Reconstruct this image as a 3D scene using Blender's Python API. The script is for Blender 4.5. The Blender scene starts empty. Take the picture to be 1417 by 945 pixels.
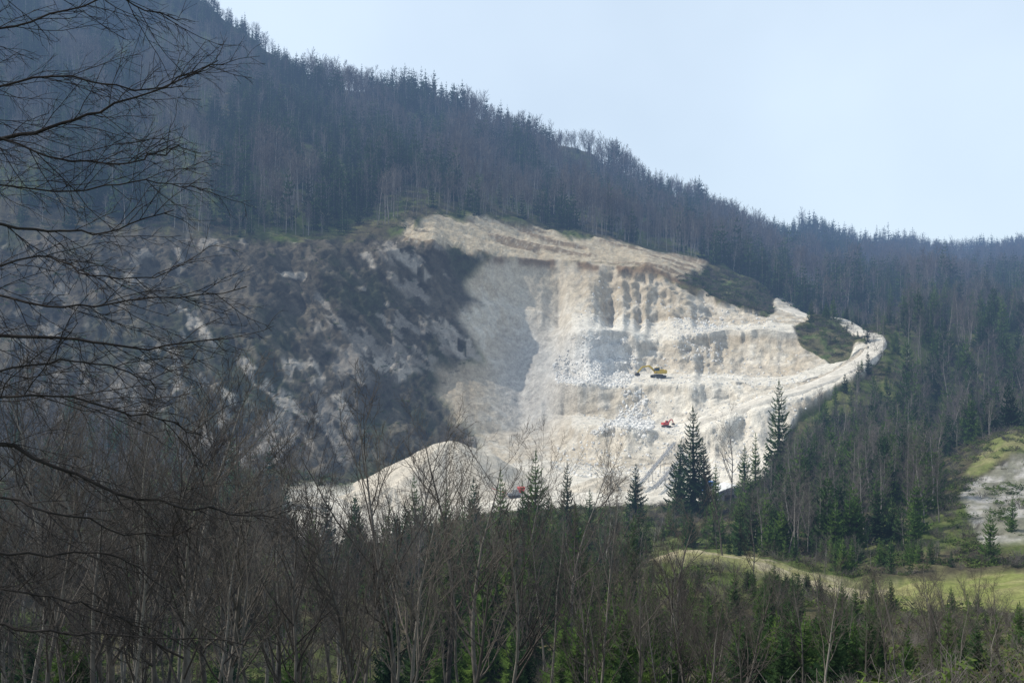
import bpy, bmesh, math, random, bisect
import numpy as np
from mathutils import Vector, Matrix
F=1227.0; CU=708.5; CV=472.5
rng=np.random.default_rng(7); random.seed(7)
sc=bpy.context.scene
col=sc.collection
sc.view_settings.view_transform='Standard'
# ---------------------------------------------------------------- noise
def _h(ix,iy,s):
    n=(ix.astype(np.int64)*374761393+iy.astype(np.int64)*668265263+s*1442695041)&0xffffffff
    n=((n^(n>>13))*1274126177)&0xffffffff
    n=(n^(n>>16))&0xffffffff
    return n/4294967295.0
def vn(x,y,s=0):
    xi=np.floor(x);yi=np.floor(y);fx=x-xi;fy=y-yi
    fx=fx*fx*(3-2*fx);fy=fy*fy*(3-2*fy)
    a=_h(xi,yi,s);b=_h(xi+1,yi,s);c=_h(xi,yi+1,s);d=_h(xi+1,yi+1,s)
    return (a*(1-fx)+b*fx)*(1-fy)+(c*(1-fx)+d*fx)*fy
def fbm(x,y,o=4,s=0):
    t=0;a=.5;w=0
    for i in range(o):
        t=t+a*vn(x,y,s+i*17);w+=a;x=x*2.03+5.1;y=y*2.03+9.7;a*=.5
    return t/w
def ridged(x,y,o,s): return 1-np.abs(2*fbm(x,y,o,s)-1)
def pip(u,v,poly):
    ins=np.zeros(np.shape(u),bool);n=len(poly)
    for i in range(n):
        x1,y1=poly[i];x2,y2=poly[(i+1)%n]
        c=((y1>v)!=(y2>v))&(u<(x2-x1)*(v-y1)/((y2-y1)+1e-9)+x1)
        ins^=c
    return ins
_bb={}
def pin(u,v,poly):
    k=id(poly)
    if k not in _bb: _bb[k]=(min(p[0] for p in poly),max(p[0] for p in poly),min(p[1] for p in poly),max(p[1] for p in poly))
    b=_bb[k]
    if u<b[0] or u>b[1] or v<b[2] or v>b[3]: return False
    r=False;x2,y2=poly[-1]
    for x1,y1 in poly:
        if (y1>v)!=(y2>v) and u<(x2-x1)*(v-y1)/(y2-y1)+x1: r=not r
        x2,y2=x1,y1
    return r
# ---------------------------------------------------------------- terrain layers (azimuth, elevation, depth)
LV=[
 ([(0,950,70),(400,960,70),(700,960,70),(900,875,72),(1100,865,75),(1250,852,75),(1417,852,75)],16),
 ([(0,860,100),(500,880,100),(800,850,105),(890,790,116),(940,768,120),(1050,775,118),(1180,812,110),(1260,798,112),(1417,780,115)],14),
 ([(0,790,150),(500,800,150),(900,775,150),(1000,760,150),(1100,748,150),(1200,735,150),(1330,700,155),(1417,700,155)],20),
 ([(0,650,225),(300,665,225),(400,715,215),(450,750,192),(650,750,192),(750,706,222),(900,704,222),(1000,690,225),(1100,650,230),(1200,625,230),(1300,640,215),(1340,620,212),(1417,612,210)],30),
 ([(0,600,250),(350,625,265),(500,662,276),(650,655,287),(750,640,292),(850,648,276),(950,648,266),(1050,630,252),(1200,590,258),(1300,610,250),(1417,590,255)],40),
 ([(0,565,265),(350,600,280),(500,603,292),(600,608,304),(650,602,314),(720,600,327),(760,597,322),(795,590,302),(880,596,284),(940,599,276),(1000,580,270),(1050,566,268),(1100,553,272),(1150,533,282),(1190,512,292),(1225,498,302),(1300,540,300),(1417,530,310)],26),
 ([(0,540,274),(350,575,286),(500,582,301),(600,592,314),(650,588,323),(720,577,336),(760,576,333),(800,576,320),(880,584,304),(940,587,294),(1000,568,286),(1050,549,286),(1100,536,289),(1150,518,299),(1190,497,308),(1225,477,316),(1300,515,312),(1417,515,320)],10),
 ([(0,480,295),(350,490,304),(500,505,318),(600,515,332),(650,520,341),(720,530,350),(755,533,343),(785,533,324),(860,537,316),(900,528,311),(960,530,306),(1000,530,301),(1060,533,295),(1100,530,296),(1150,515,303),(1190,482,312),(1225,468,320),(1300,480,325),(1417,490,330)],34),
 ([(0,450,303),(350,465,312),(500,480,325),(600,480,339),(650,490,348),(720,505,357),(760,518,351),(800,524,341),(900,519,331),(960,519,325),(1000,518,319),(1060,522,310),(1100,519,305),(1150,500,310),(1190,474,318),(1225,462,326),(1300,470,333),(1417,480,338)],12),
 ([(0,410,313),(350,420,322),(500,430,334),(600,435,349),(650,445,358),(720,458,370),(765,464,366),(795,462,346),(830,460,344),(860,463,343),(900,472,345),(960,462,339),(1000,462,335),(1060,455,331),(1100,462,326),(1150,480,322),(1190,468,324),(1225,456,332),(1300,462,342),(1417,472,348)],34),
 ([(0,395,318),(350,405,327),(500,415,339),(600,420,354),(650,430,363),(720,443,376),(780,455,376),(830,458,369),(860,458,366),(900,462,362),(960,453,356),(1000,453,350),(1060,446,344),(1100,450,336),(1150,468,330),(1190,464,332),(1225,452,340),(1417,462,356)],10),
 ([(0,345,332),(350,345,342),(500,352,350),(560,345,360),(650,355,378),(700,358,388),(760,359,393),(810,361,390),(900,375,388),(960,396,384),(1000,424,368),(1050,438,360),(1100,440,358),(1130,445,350),(1190,458,345),(1225,450,352),(1300,448,370),(1417,452,385)],44),
 ([(0,330,345),(350,328,355),(540,324,380),(600,299,397),(750,321,425),(900,345,432),(1000,370,440),(1060,405,430),(1110,432,410),(1160,448,398),(1225,440,410),(1300,420,450),(1417,430,460)],24),
 ([(0,110,470),(350,190,470),(600,225,500),(750,262,520),(900,305,540),(1000,340,560),(1100,385,560),(1200,400,560),(1300,388,600),(1417,398,600)],34),
 ([(0,-20,570),(350,105,570),(600,180,590),(750,225,600),(900,280,620),(1000,315,650),(1100,350,700),(1200,378,720),(1300,380,760),(1417,388,760)],24),
 ([(-250,-330,660),(0,-165,670),(200,-60,660),(300,10,650),(345,42,645),(400,88,640),(440,112,640),(480,124,640),(590,143,650),(640,152,650),(680,168,650),(750,200,650),(830,232,665),(900,264,680),(950,284,700),(1000,306,720),(1060,324,780),(1110,328,850),(1200,344,950),(1290,350,1000),(1417,340,1050)],24),
]
cols=np.concatenate([np.linspace(-3200,-260,60),np.arange(-250,1671,2.0),np.linspace(1690,4800,60)])
def smooth(a,k):
    ker=np.hanning(k+2)[1:-1];ker/=ker.sum()
    p=np.pad(a,(k//2,k//2),mode='edge');return np.convolve(p,ker,'valid')[:len(a)]
DL=[];ZL=[];NL=[]
one=np.ones_like(cols)
def rz(l,r): return np.interp(cols,[0,800,1417],[l,l,r])
for d,z,n in [(1.0,rz(-1.65,-1.65),1),(12,rz(-6,-5.2),8),(35,rz(-16,-13),16)]:
    DL.append(one*d);ZL.append(z);NL.append(n)
for li,(pts,n) in enumerate(LV):
    p=np.array(pts,float)
    v=smooth(np.interp(cols,p[:,0],p[:,1]),7);d=smooth(np.interp(cols,p[:,0],p[:,2]),9)
    k=li+3
    if k in (8,10,12,14):
        am=np.interp(cols,[600,640,780,820,1030,1040],[1,.15,.2,1,1,.3])
        v=v+(fbm(cols*.02,cols*0+k,5,900+k)-.5)*16*am;d=d+(fbm(cols*.022,cols*0+k*3,3,950+k)-.5)*13*am
    DL.append(np.maximum(d,DL[-1]+2));ZL.append((CV-v)/F*DL[-1]);NL.append(n)
for b in (9,11,13):
    w=np.clip((fbm(cols*.016,cols*0+b,4,700+b)-.56)*8,0,1)*(cols>620)*(cols<1060)*.8
    w=np.maximum(w,np.clip((780-cols)/30,0,1)*np.clip((cols-600)/40,0,1))
    if b==11: w=w*np.clip(1-np.exp(-((cols-900)/60)**2)*1.2,0,1)
    td=DL[b-1]*.72+DL[b+1]*.28;tz=ZL[b-1]*.72+ZL[b+1]*.28
    DL[b]=DL[b]*(1-w)+np.maximum(td,DL[b-1]+1.5)*w;ZL[b]=ZL[b]*(1-w)+tz*w
rd=DL[-1].copy();rz_=ZL[-1].copy()
DL.append(rd+220);ZL.append(rz_-50);NL.append(8)
DL.append(one*3000);ZL.append(one*-40);NL.append(8)
DL.append(one*9000);ZL.append(one*-60);NL.append(6)
D=[DL[0]];Z=[ZL[0]];LI=[one*0]
qw=np.clip((cols-560)/80,0,1)*np.clip((1160-cols)/80,0,1)
pw=1.0+(.5+1.5*fbm(cols*.02,cols*0,4,760))*np.clip((cols-770)/40,0,1)
for k in range(1,len(DL)):
    for i in range(1,NL[k]+1):
        t=i/NL[k];tz=t*one
        if k in (8,10,12): tz=t*(1-qw)+(t**pw)*qw
        if k==14:
            stp=t**np.interp(cols,[760,840],[1.7,1.25])-.035*np.sin(2*math.pi*3*t+cols*.012)*np.clip((cols-820)/40,0,1)
            tz=t*(1-qw)+stp*qw
        D.append(DL[k-1]*(1-t)+DL[k]*t);Z.append(ZL[k-1]*(1-tz)+ZL[k]*tz);LI.append(one*(k-1+t))
D=np.array(D);Z=np.array(Z);LI=np.array(LI)
U=np.broadcast_to(cols,D.shape)
X=(U-CU)/F*D;Y=D.copy()
V0=CV-Z/D*F
BARE=[(672,357),(740,353),(800,360),(900,375),(960,396),(1000,424),(1060,438),(1074,408),(1092,410),(1118,436),(1122,448),(1098,452),(1108,476),(1150,500),(1176,492),(1184,472),(1198,474),(1212,486),(1206,502),(1150,540),(1108,566),(1088,602),(1060,655),(975,695),(860,700),(745,705),(680,712),(640,725),(560,745),(480,768),(395,772),(392,678),(520,668),(640,664),(668,640),(655,598),(632,582),(600,548),(596,510),(660,505),(652,480),(640,445),(655,420),(640,395)]
SHELF=[(556,318),(598,297),(690,308),(770,322),(850,335),(955,346),(990,362),(962,378),(930,384),(880,372),(800,360),(672,357),(650,350),(600,343),(560,334)]
LEFT=[(-300,325),(300,325),(556,330),(640,345),(672,357),(640,395),(655,420),(652,505),(600,548),(655,598),(668,640),(600,660),(350,650),(-300,600)]
STREAK=[[(492,352),(506,350),(522,380),(508,378)],[(530,344),(560,350),(600,385),(585,388),(555,368)],[(590,430),(615,440),(655,480),(662,505),(640,500),(610,470)],[(240,420),(270,425),(300,480),(275,478)],[(325,492),(345,500),(430,572),(405,572),(350,530)],[(385,485),(440,500),(450,530),(420,530),(390,515)],[(380,378),(430,382),(425,390),(385,388)],[(500,480),(560,500),(580,520),(560,528),(505,500)],[(270,510),(320,540),(345,560),(325,562)],[(455,540),(470,540),(500,575),(485,575)]]
BANK=[(886,766),(940,758),(1050,766),(1120,790),(1190,806),(1250,800),(1250,838),(1150,826),(1080,800),(1000,786),(900,784)]
MEADOW=[(1215,818),(1262,794),(1600,772),(1600,850),(1417,856),(1240,846)]
MOUND=[(1330,660),(1350,636),(1380,612),(1600,606),(1600,635),(1400,638),(1360,655)]
ROCKY=[(1325,690),(1345,664),(1400,644),(1600,640),(1600,765),(1370,765)]
CRESTSCRUB=[(955,375),(1000,372),(1062,402),(1072,432),(1060,440),(1010,424),(965,400)]
KNOLL=[(1100,452),(1150,448),(1180,458),(1176,486),(1150,496),(1112,476)]
def soft(m,k=5):
    m=m.astype(float);ker=np.hanning(k+2)[1:-1];ker/=ker.sum();o=np.zeros_like(m);h=k//2
    for i,w in enumerate(ker): o+=w*np.roll(m,i-h,0)
    p=o;o=np.zeros_like(m)
    for i,w in enumerate(ker): o+=w*np.roll(p,i-h,1)
    return o
wr=np.interp(U,[1020,1040,1090],[1,.25,.08])
wu=(fbm(X*.12,Y*.12,4,3)-.5)*wr;wv=(fbm(X*.12,Y*.12,4,9)-.5)*wr
UW=U+wu*46;VW=V0+wv*26
qd=(D>186)&(D<445)
bm_=pip(UW,VW,BARE)&qd
bl=np.clip((720-U)/60,0,1)
bare=soft(bm_,3)*(1-bl)+soft(bm_,11)*bl
shelf=soft(pip(UW,VW,SHELF)&qd,3);left=soft(pip(UW,VW,LEFT)&qd,9)
inq=np.clip(bare+left+shelf,0,1)
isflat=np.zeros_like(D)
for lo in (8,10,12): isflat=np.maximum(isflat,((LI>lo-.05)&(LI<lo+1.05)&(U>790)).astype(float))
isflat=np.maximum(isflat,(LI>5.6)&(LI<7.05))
face=soft((1-isflat)*((LI>7)&(LI<14.2)),3)
hard=soft((LI>13.0)&(LI<14.0)|((LI>7.3)&(LI<8))|((LI>9.2)&(LI<10))|((LI>11.2)&(LI<12)),3)
wxx=X+(fbm(X*.06,Z*.06,3,301)-.5)*16
g1=fbm(wxx*.055,Z*.05,4,21);g2=ridged(wxx*.20,Z*.20,4,31)
edge=np.clip((D-236)/25,0,1)
stepm=vn(X*.15,np.floor(Z/3.2+fbm(X*.05,Y*.05,2,8)*2)+0.0,19)
amp=np.interp(U,[640,790,860],[.14,.2,1.0])*(.35+1.3*fbm(X*.03,Z*.04,2,44))
dd=edge*bare*hard*amp*((g1-.5)*10+(g2-.7)*3.0+(stepm-.5)*2.6)
pc=(X+Z)*.7071;sc_=(X-Z)*.7071
stk=fbm(pc*.32,sc_*.05+Y*.01,5,71)
lr=ridged(pc*.09,sc_*.03,5,81)
dd+=edge*left*((lr-.7)*5.5+(ridged(pc*.42,sc_*.18,4,82)-.7)*2.8)
dz=(fbm(X*.02,Y*.02,4,1)-.5)*np.clip(D*.035,0,14)*(1-.85*inq)
dz+=edge*bare*(1-isflat)*((fbm(X*.4,Y*.4,4,5)-.5)*np.interp(U,[760,840],[1.0,2.0]))+edge*bare*isflat*(fbm(X*.22,Y*.22,4,15)-.5)*1.3
dz+=shelf*(fbm(X*.07,Y*.28,4,6)-.5)*4.5
dz+=edge*left*((stk-.5)*2.4+(fbm(X*.45,Z*.45,4,72)-.5)*2.0)
dz+=(fbm(X*.25,Y*.25,3,41)-.5)*np.clip(D*.02,0,1.4)*(1-.7*bare)
dz+=np.exp(-((LI-18)/.5)**2)*(fbm(U*.02,U*0+3,4,66)-.5)*16
bump=lambda u,v,a,b,h: h*np.exp(-((U-u)/a)**2-((V0-v)/b)**2)*((D>150)&(D<470))
dz+=bump(1025,402,32,16,3.5)+bump(1145,470,24,12,3)+bump(1400,625,50,22,3)
dz*=np.clip(D/30,0,1)
Z=Z+dz
D=np.maximum.accumulate(D+dd,axis=0);D=D+np.arange(D.shape[0])[:,None]*1e-4
X=(U-CU)/F*D;Y=D
def C(r,g,b): return np.array([r,g,b])
def mix(a,b,t): return a*(1-t[...,None])+b*t[...,None]
def ss(x,a,b):
    t=np.clip((x-a)/(b-a),0,1);return t*t*(3-2*t)
n1=fbm(X*.05,Y*.05,5,101);n2=fbm(X*.35,Y*.35,4,102);n3=fbm(X*1.1,Y*1.1,3,103)
Cc=np.zeros(D.shape+(3,))+C(.085,.075,.048)
Cc=mix(Cc,C(.085,.115,.035),ss(n1,.38,.58)*.9)
Cc=mix(Cc,C(.16,.155,.07),ss(n2,.5,.72)*.6)
L=np.zeros_like(Cc)+C(.082,.074,.058)
L=mix(L,C(.052,.060,.034),ss(n1,.42,.60)*.75)
L=mix(L,C(.15,.13,.10),ss(stk,.51,.64)*.6)
L=mix(L,C(.042,.038,.030),ss(fbm(pc*.45,sc_*.28,4,74),.54,.62)*.65)
rockp=ss(fbm(pc*.38,sc_*.14,5,73),.55,.61)*ss(fbm(X*.045,Z*.07,3,55),.44,.56)
L=mix(L,C(.29,.265,.23),rockp*.65)
Cc=mix(Cc,L,left)
stre=np.zeros_like(D)
for s in STREAK: stre=np.maximum(stre,(pip(U+wu*26,V0+wv*26,s)&(D>200)&(D<400)).astype(float))
Cc=mix(Cc,C(.38,.345,.295),soft(stre,3)*ss(n2,.38,.52)*.85)
B=np.zeros_like(Cc)+C(.54,.48,.385)
B=mix(B,C(.42,.35,.25),ss(n1,.46,.62)*.6)
B=mix(B,C(.66,.63,.56),ss(n2,.5,.64)*.45)
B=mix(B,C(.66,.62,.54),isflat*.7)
strat=fbm(X*.03,Z*.5+X*.03,3,77)
B=mix(B,C(.36,.30,.22),ss(strat,.52,.66)*.5*face*np.clip((U-770)/60,0,1))
B=mix(B,C(.40,.35,.29),ss(g2,.88,.97)*face*.2*(U>790))
grey=np.exp(-(((U-735)/55)**2+((V0-530)/85)**2))  # pit bowl: dust haze and shade put into the rock colour as grey
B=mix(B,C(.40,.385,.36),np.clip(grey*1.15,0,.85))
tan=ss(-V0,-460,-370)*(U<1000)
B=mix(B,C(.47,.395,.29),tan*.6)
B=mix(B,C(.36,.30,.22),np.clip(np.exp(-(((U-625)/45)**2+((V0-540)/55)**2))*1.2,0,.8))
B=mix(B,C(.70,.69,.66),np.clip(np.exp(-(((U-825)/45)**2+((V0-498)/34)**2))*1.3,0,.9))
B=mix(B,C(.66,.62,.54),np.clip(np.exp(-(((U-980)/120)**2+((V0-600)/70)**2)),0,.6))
lip=np.exp(-((LI-13.97)/.07)**2)*ss(fbm(X*.12,Y*0,4,333),.38,.52)*(U<1000)
B=mix(B,C(.18,.12,.07),lip*.9)
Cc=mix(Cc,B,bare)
S=np.zeros_like(Cc)+C(.47,.39,.275)
S=mix(S,C(.21,.155,.10),ss(fbm(X*.04,Y*.22,4,88),.48,.58)*.85)
S=mix(S,C(.58,.52,.41),ss(n3,.55,.7)*.5)
S=mix(S,C(.18,.12,.07),np.clip(lip,0,1)*.9)
Cc=mix(Cc,S,shelf)
def zone(poly,c,c2,d0,d1,wp=.4):
    global Cc
    m=soft(pip(UW*wp+U*(1-wp),VW*wp+V0*(1-wp),poly)&(D>d0)&(D<d1),3)
    Cc=mix(Cc,mix(np.zeros_like(Cc)+c,c2,ss(n2,.42,.62)),m)
zone(BANK,C(.25,.24,.11),C(.38,.33,.22),74,135,.7)
zone(MEADOW,C(.20,.22,.075),C(.26,.25,.11),70,135,.3)
zone(MOUND,C(.15,.17,.06),C(.22,.21,.10),150,240,.6)
zone(ROCKY,C(.20,.195,.15),C(.38,.36,.33),130,235,.6)
zone(CRESTSCRUB,C(.13,.12,.07),C(.09,.12,.045),200,445)
zone(KNOLL,C(.13,.12,.07),C(.09,.12,.045),200,445)
X=np.vstack([((cols-CU)/F*70)[None],X]);Y=np.vstack([(one*-60)[None],Y]);Z=np.vstack([(one*10)[None],Z]);Cc=np.concatenate([Cc[:1],Cc])
R_,K_=X.shape
def mesh_np(name,co,faces,smooth=True):
    me=bpy.data.meshes.new(name)
    co=np.asarray(co,np.float32);faces=np.asarray(faces,np.int32)
    k=faces.shape[1]
    me.vertices.add(len(co));me.vertices.foreach_set('co',co.ravel())
    me.loops.add(faces.size);me.loops.foreach_set('vertex_index',faces.ravel())
    me.polygons.add(len(faces));me.polygons.foreach_set('loop_start',np.arange(len(faces),dtype=np.int32)*k)
    me.update(calc_edges=True)
    me.polygons.foreach_set('use_smooth',np.full(len(faces),smooth))
    return me
idx=np.arange(R_*K_).reshape(R_,K_)
fc=np.stack([idx[:-1,:-1],idx[:-1,1:],idx[1:,1:],idx[1:,:-1]],-1).reshape(-1,4)
gm=mesh_np('ground',np.stack([X,Y,Z],-1).reshape(-1,3),fc)
ca=gm.color_attributes.new('Col','FLOAT_COLOR','POINT')
ca.data.foreach_set('color',np.concatenate([Cc,np.ones(Cc.shape[:2]+(1,))],-1).astype(np.float32).ravel())
ground=bpy.data.objects.new('ground',gm);col.objects.link(ground);ground['kind']='structure'
colsl=cols.tolist()
DTl=D.T.tolist();ZTl=Z[1:].T.tolist()
def _gi(c,d):
    a=DTl[c];i=bisect.bisect(a,d)
    if i<=0: return ZTl[c][0]
    if i>=len(a): return ZTl[c][-1]
    t=(d-a[i-1])/(a[i]-a[i-1]+1e-9);z=ZTl[c];return z[i-1]*(1-t)+z[i]*t
def gh(u,d):
    c=min(max(bisect.bisect(colsl,u),1),len(colsl)-1)
    t=(u-colsl[c-1])/(colsl[c]-colsl[c-1])
    return _gi(c-1,d)*(1-t)+_gi(c,d)*t
def gv(u,d): return CV-gh(u,d)/d*F
# ---------------------------------------------------------------- materials
def nd(nt,t,**k):
    n=nt.nodes.new(t)
    for a,b in k.items(): setattr(n,a,b)
    return n
def painted_haze(m,sh):  # airlight put into each material as blue emission growing with distance from origin
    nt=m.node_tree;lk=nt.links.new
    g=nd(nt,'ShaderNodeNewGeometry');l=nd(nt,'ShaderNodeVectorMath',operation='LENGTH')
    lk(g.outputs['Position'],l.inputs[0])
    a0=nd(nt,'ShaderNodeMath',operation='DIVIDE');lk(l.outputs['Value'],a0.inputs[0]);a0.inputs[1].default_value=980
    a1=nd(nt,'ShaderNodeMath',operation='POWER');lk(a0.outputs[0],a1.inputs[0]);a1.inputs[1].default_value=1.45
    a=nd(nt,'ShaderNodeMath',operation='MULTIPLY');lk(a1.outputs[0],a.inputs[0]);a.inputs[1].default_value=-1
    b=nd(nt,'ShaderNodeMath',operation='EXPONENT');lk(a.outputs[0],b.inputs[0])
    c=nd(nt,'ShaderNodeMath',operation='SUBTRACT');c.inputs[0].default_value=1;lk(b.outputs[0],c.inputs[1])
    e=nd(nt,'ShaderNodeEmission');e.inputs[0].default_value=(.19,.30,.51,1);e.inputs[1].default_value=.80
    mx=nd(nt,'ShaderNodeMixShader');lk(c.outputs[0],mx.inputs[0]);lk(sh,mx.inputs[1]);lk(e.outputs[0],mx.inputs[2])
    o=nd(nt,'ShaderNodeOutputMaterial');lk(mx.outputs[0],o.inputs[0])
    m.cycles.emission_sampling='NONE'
def newmat(name):
    m=bpy.data.materials.new(name);m.use_nodes=True;m.node_tree.nodes.clear();return m
def veg(name,c1,c2,c3=None,scale=1.5,transl=0):
    m=newmat(name);nt=m.node_tree;lk=nt.links.new
    oi=nd(nt,'ShaderNodeObjectInfo');g=nd(nt,'ShaderNodeNewGeometry')
    no=nd(nt,'ShaderNodeTexNoise');no.inputs['Scale'].default_value=scale;no.inputs['Detail'].default_value=1
    lk(g.outputs['Position'],no.inputs['Vector'])
    ad=nd(nt,'ShaderNodeMath',operation='MULTIPLY_ADD');lk(oi.outputs['Random'],ad.inputs[0]);ad.inputs[1].default_value=.6
    sb=nd(nt,'ShaderNodeMath',operation='SUBTRACT');lk(no.outputs['Fac'],sb.inputs[0]);sb.inputs[1].default_value=.3
    lk(sb.outputs[0],ad.inputs[2])
    r=nd(nt,'ShaderNodeValToRGB');r.color_ramp.elements[0].color=(*c1,1);r.color_ramp.elements[1].color=(*c2,1)
    r.color_ramp.elements[0].position=.1;r.color_ramp.elements[1].position=.8
    if c3: e=r.color_ramp.elements.new(.97);e.color=(*c3,1)
    lk(ad.outputs[0],r.inputs[0])
    bs=nd(nt,'ShaderNodeBsdfDiffuse');lk(r.outputs[0],bs.inputs[0])
    out=bs.outputs[0]
    if transl:
        tr=nd(nt,'ShaderNodeBsdfTranslucent');lk(r.outputs[0],tr.inputs[0]);mx=nd(nt,'ShaderNodeMixShader');mx.inputs[0].default_value=transl
        lk(out,mx.inputs[1]);lk(tr.outputs[0],mx.inputs[2]);out=mx.outputs[0]
    painted_haze(m,out);return m
def paint(name,c,rough=.5,metal=0,dirt=.5):
    m=newmat(name);nt=m.node_tree;lk=nt.links.new
    tc=nd(nt,'ShaderNodeTexCoord');no=nd(nt,'ShaderNodeTexNoise');no.inputs['Scale'].default_value=2.2;no.inputs['Detail'].default_value=6
    lk(tc.outputs['Object'],no.inputs['Vector'])
    r=nd(nt,'ShaderNodeValToRGB');r.color_ramp.elements[0].position=.45;r.color_ramp.elements[1].position=.75
    r.color_ramp.elements[0].color=(*c,1);d=[x*(1-dirt)+y*dirt for x,y in zip(c,(.4,.36,.3))];r.color_ramp.elements[1].color=(*d,1)
    lk(no.outputs['Fac'],r.inputs[0])
    bs=nd(nt,'ShaderNodeBsdfPrincipled');lk(r.outputs[0],bs.inputs['Base Color']);bs.inputs['Roughness'].default_value=rough;bs.inputs['Metallic'].default_value=metal
    painted_haze(m,bs.outputs[0]);return m
def groundmat(name,attr=True,base=(.5,.46,.4),bump=.35):
    m=newmat(name);nt=m.node_tree;lk=nt.links.new
    g=nd(nt,'ShaderNodeNewGeometry')
    def noise(s,dt=6,r=.6):
        n=nd(nt,'ShaderNodeTexNoise');n.inputs['Scale'].default_value=s;n.inputs['Detail'].default_value=dt;n.inputs['Roughness'].default_value=r;lk(g.outputs['Position'],n.inputs['Vector']);return n
    a=noise(.35,8,.68);b=noise(2.6,4,.6)
    mp=nd(nt,'ShaderNodeVectorMath',operation='MULTIPLY');mp.inputs[1].default_value=(1.0,1.0,.6);lk(g.outputs['Position'],mp.inputs[0])
    st=nd(nt,'ShaderNodeTexNoise');st.inputs['Scale'].default_value=.8;st.inputs['Detail'].default_value=5;lk(mp.outputs[0],st.inputs['Vector'])
    def mr(src,lo,hi,a0=.3,a1=.7):
        r=nd(nt,'ShaderNodeMapRange');r.inputs['From Min'].default_value=a0;r.inputs['From Max'].default_value=a1;r.inputs['To Min'].default_value=lo;r.inputs['To Max'].default_value=hi;lk(src,r.inputs['Value']);return r.outputs[0]
    m1=mr(a.outputs['Fac'],.74,1.22);m2=mr(b.outputs['Fac'],.78,1.18);m3=mr(st.outputs['Fac'],.86,1.12)
    p=nd(nt,'ShaderNodeMath',operation='MULTIPLY');lk(m1,p.inputs[0]);lk(m2,p.inputs[1])
    p2=nd(nt,'ShaderNodeMath',operation='MULTIPLY');lk(p.outputs[0],p2.inputs[0]);lk(m3,p2.inputs[1])
    vm=nd(nt,'ShaderNodeVectorMath',operation='SCALE')
    if attr:
        at=nd(nt,'ShaderNodeAttribute',attribute_name='Col');lk(at.outputs['Color'],vm.inputs[0])
    else: vm.inputs[0].default_value=base
    lk(p2.outputs[0],vm.inputs['Scale'])
    bu=nd(nt,'ShaderNodeBump');bu.inputs['Strength'].default_value=bump;bu.inputs['Distance'].default_value=1.5;lk(a.outputs['Fac'],bu.inputs['Height'])
    bs=nd(nt,'ShaderNodeBsdfDiffuse');lk(vm.outputs[0],bs.inputs[0])
    lk(bu.outputs[0],bs.inputs['Normal'])
    painted_haze(m,bs.outputs[0]);return m
M_ground=groundmat('limestone_and_soil',bump=.7);gm.materials.append(M_ground)
M_grav=groundmat('pale_gravel',False,(.50,.45,.37),.3)
M_road=groundmat('road_gravel',False,(.56,.52,.45),.05)
M_rub=groundmat('white_rubble',False,(.68,.66,.62))
M_spr=veg('spruce_needles',(.020,.042,.021),(.055,.098,.034),(.09,.13,.04),.6,.2)
M_spry=veg('yellow_green_spruce_needles',(.040,.08,.024),(.095,.155,.038),(.13,.18,.042),.8,.25)  # brighter, yellower green variant of the spruce needles
M_bark=veg('grey_bark',(.12,.11,.10),(.33,.305,.27),None,2)
M_barkn=veg('dark_grey_bark',(.06,.054,.05),(.23,.21,.185),None,2)
M_twig=veg('brown_twigs',(.075,.068,.064),(.17,.153,.135),None,.4)
M_twign=veg('dark_brown_twigs',(.042,.037,.035),(.13,.114,.098),None,.4)
M_dark=veg('very_dark_bark',(.016,.014,.014),(.042,.038,.036),None,4)  # very dark bark tone for the overhanging tree
M_shr=veg('scrub_leaves',(.035,.055,.018),(.085,.12,.03),(.13,.16,.05),.3)
M_shrd=veg('dry_scrub',(.05,.047,.03),(.11,.10,.06),(.15,.14,.07),.3)
# ---------------------------------------------------------------- plant generators
class Tu:
    def __init__(s): s.v=[];s.f=[]
    def poly(s,pts,rad,n):
        base=len(s.v);m=len(pts)
        P=np.asarray(pts);t=P[-1]-P[0];t=t/(np.linalg.norm(t)+1e-9)
        a=np.array([t[1],-t[0],0.0]) if abs(t[2])<.9 else np.array([0,t[2],-t[1]])
        a=a/(np.linalg.norm(a)+1e-9);b=np.array([t[1]*a[2]-t[2]*a[1],t[2]*a[0]-t[0]*a[2],t[0]*a[1]-t[1]*a[0]])
        an=np.arange(n)*(2*math.pi/n)
        ring=np.cos(an)[:,None]*a+np.sin(an)[:,None]*b
        vv=P[:,None,:]+ring[None]*np.asarray(rad)[:,None,None]
        s.v.extend(vv.reshape(-1,3).tolist())
        for i in range(m-1):
            for k in range(n):
                k2=(k+1)%n;s.f.append((base+i*n+k,base+i*n+k2,base+(i+1)*n+k2,base+(i+1)*n+k))
    def mesh(s,name,mat):
        me=mesh_np(name,np.array(s.v),np.array(s.f));me.materials.append(mat);return me
def nrm(v): return v/(math.sqrt(v[0]*v[0]+v[1]*v[1]+v[2]*v[2])+1e-9)
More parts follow.
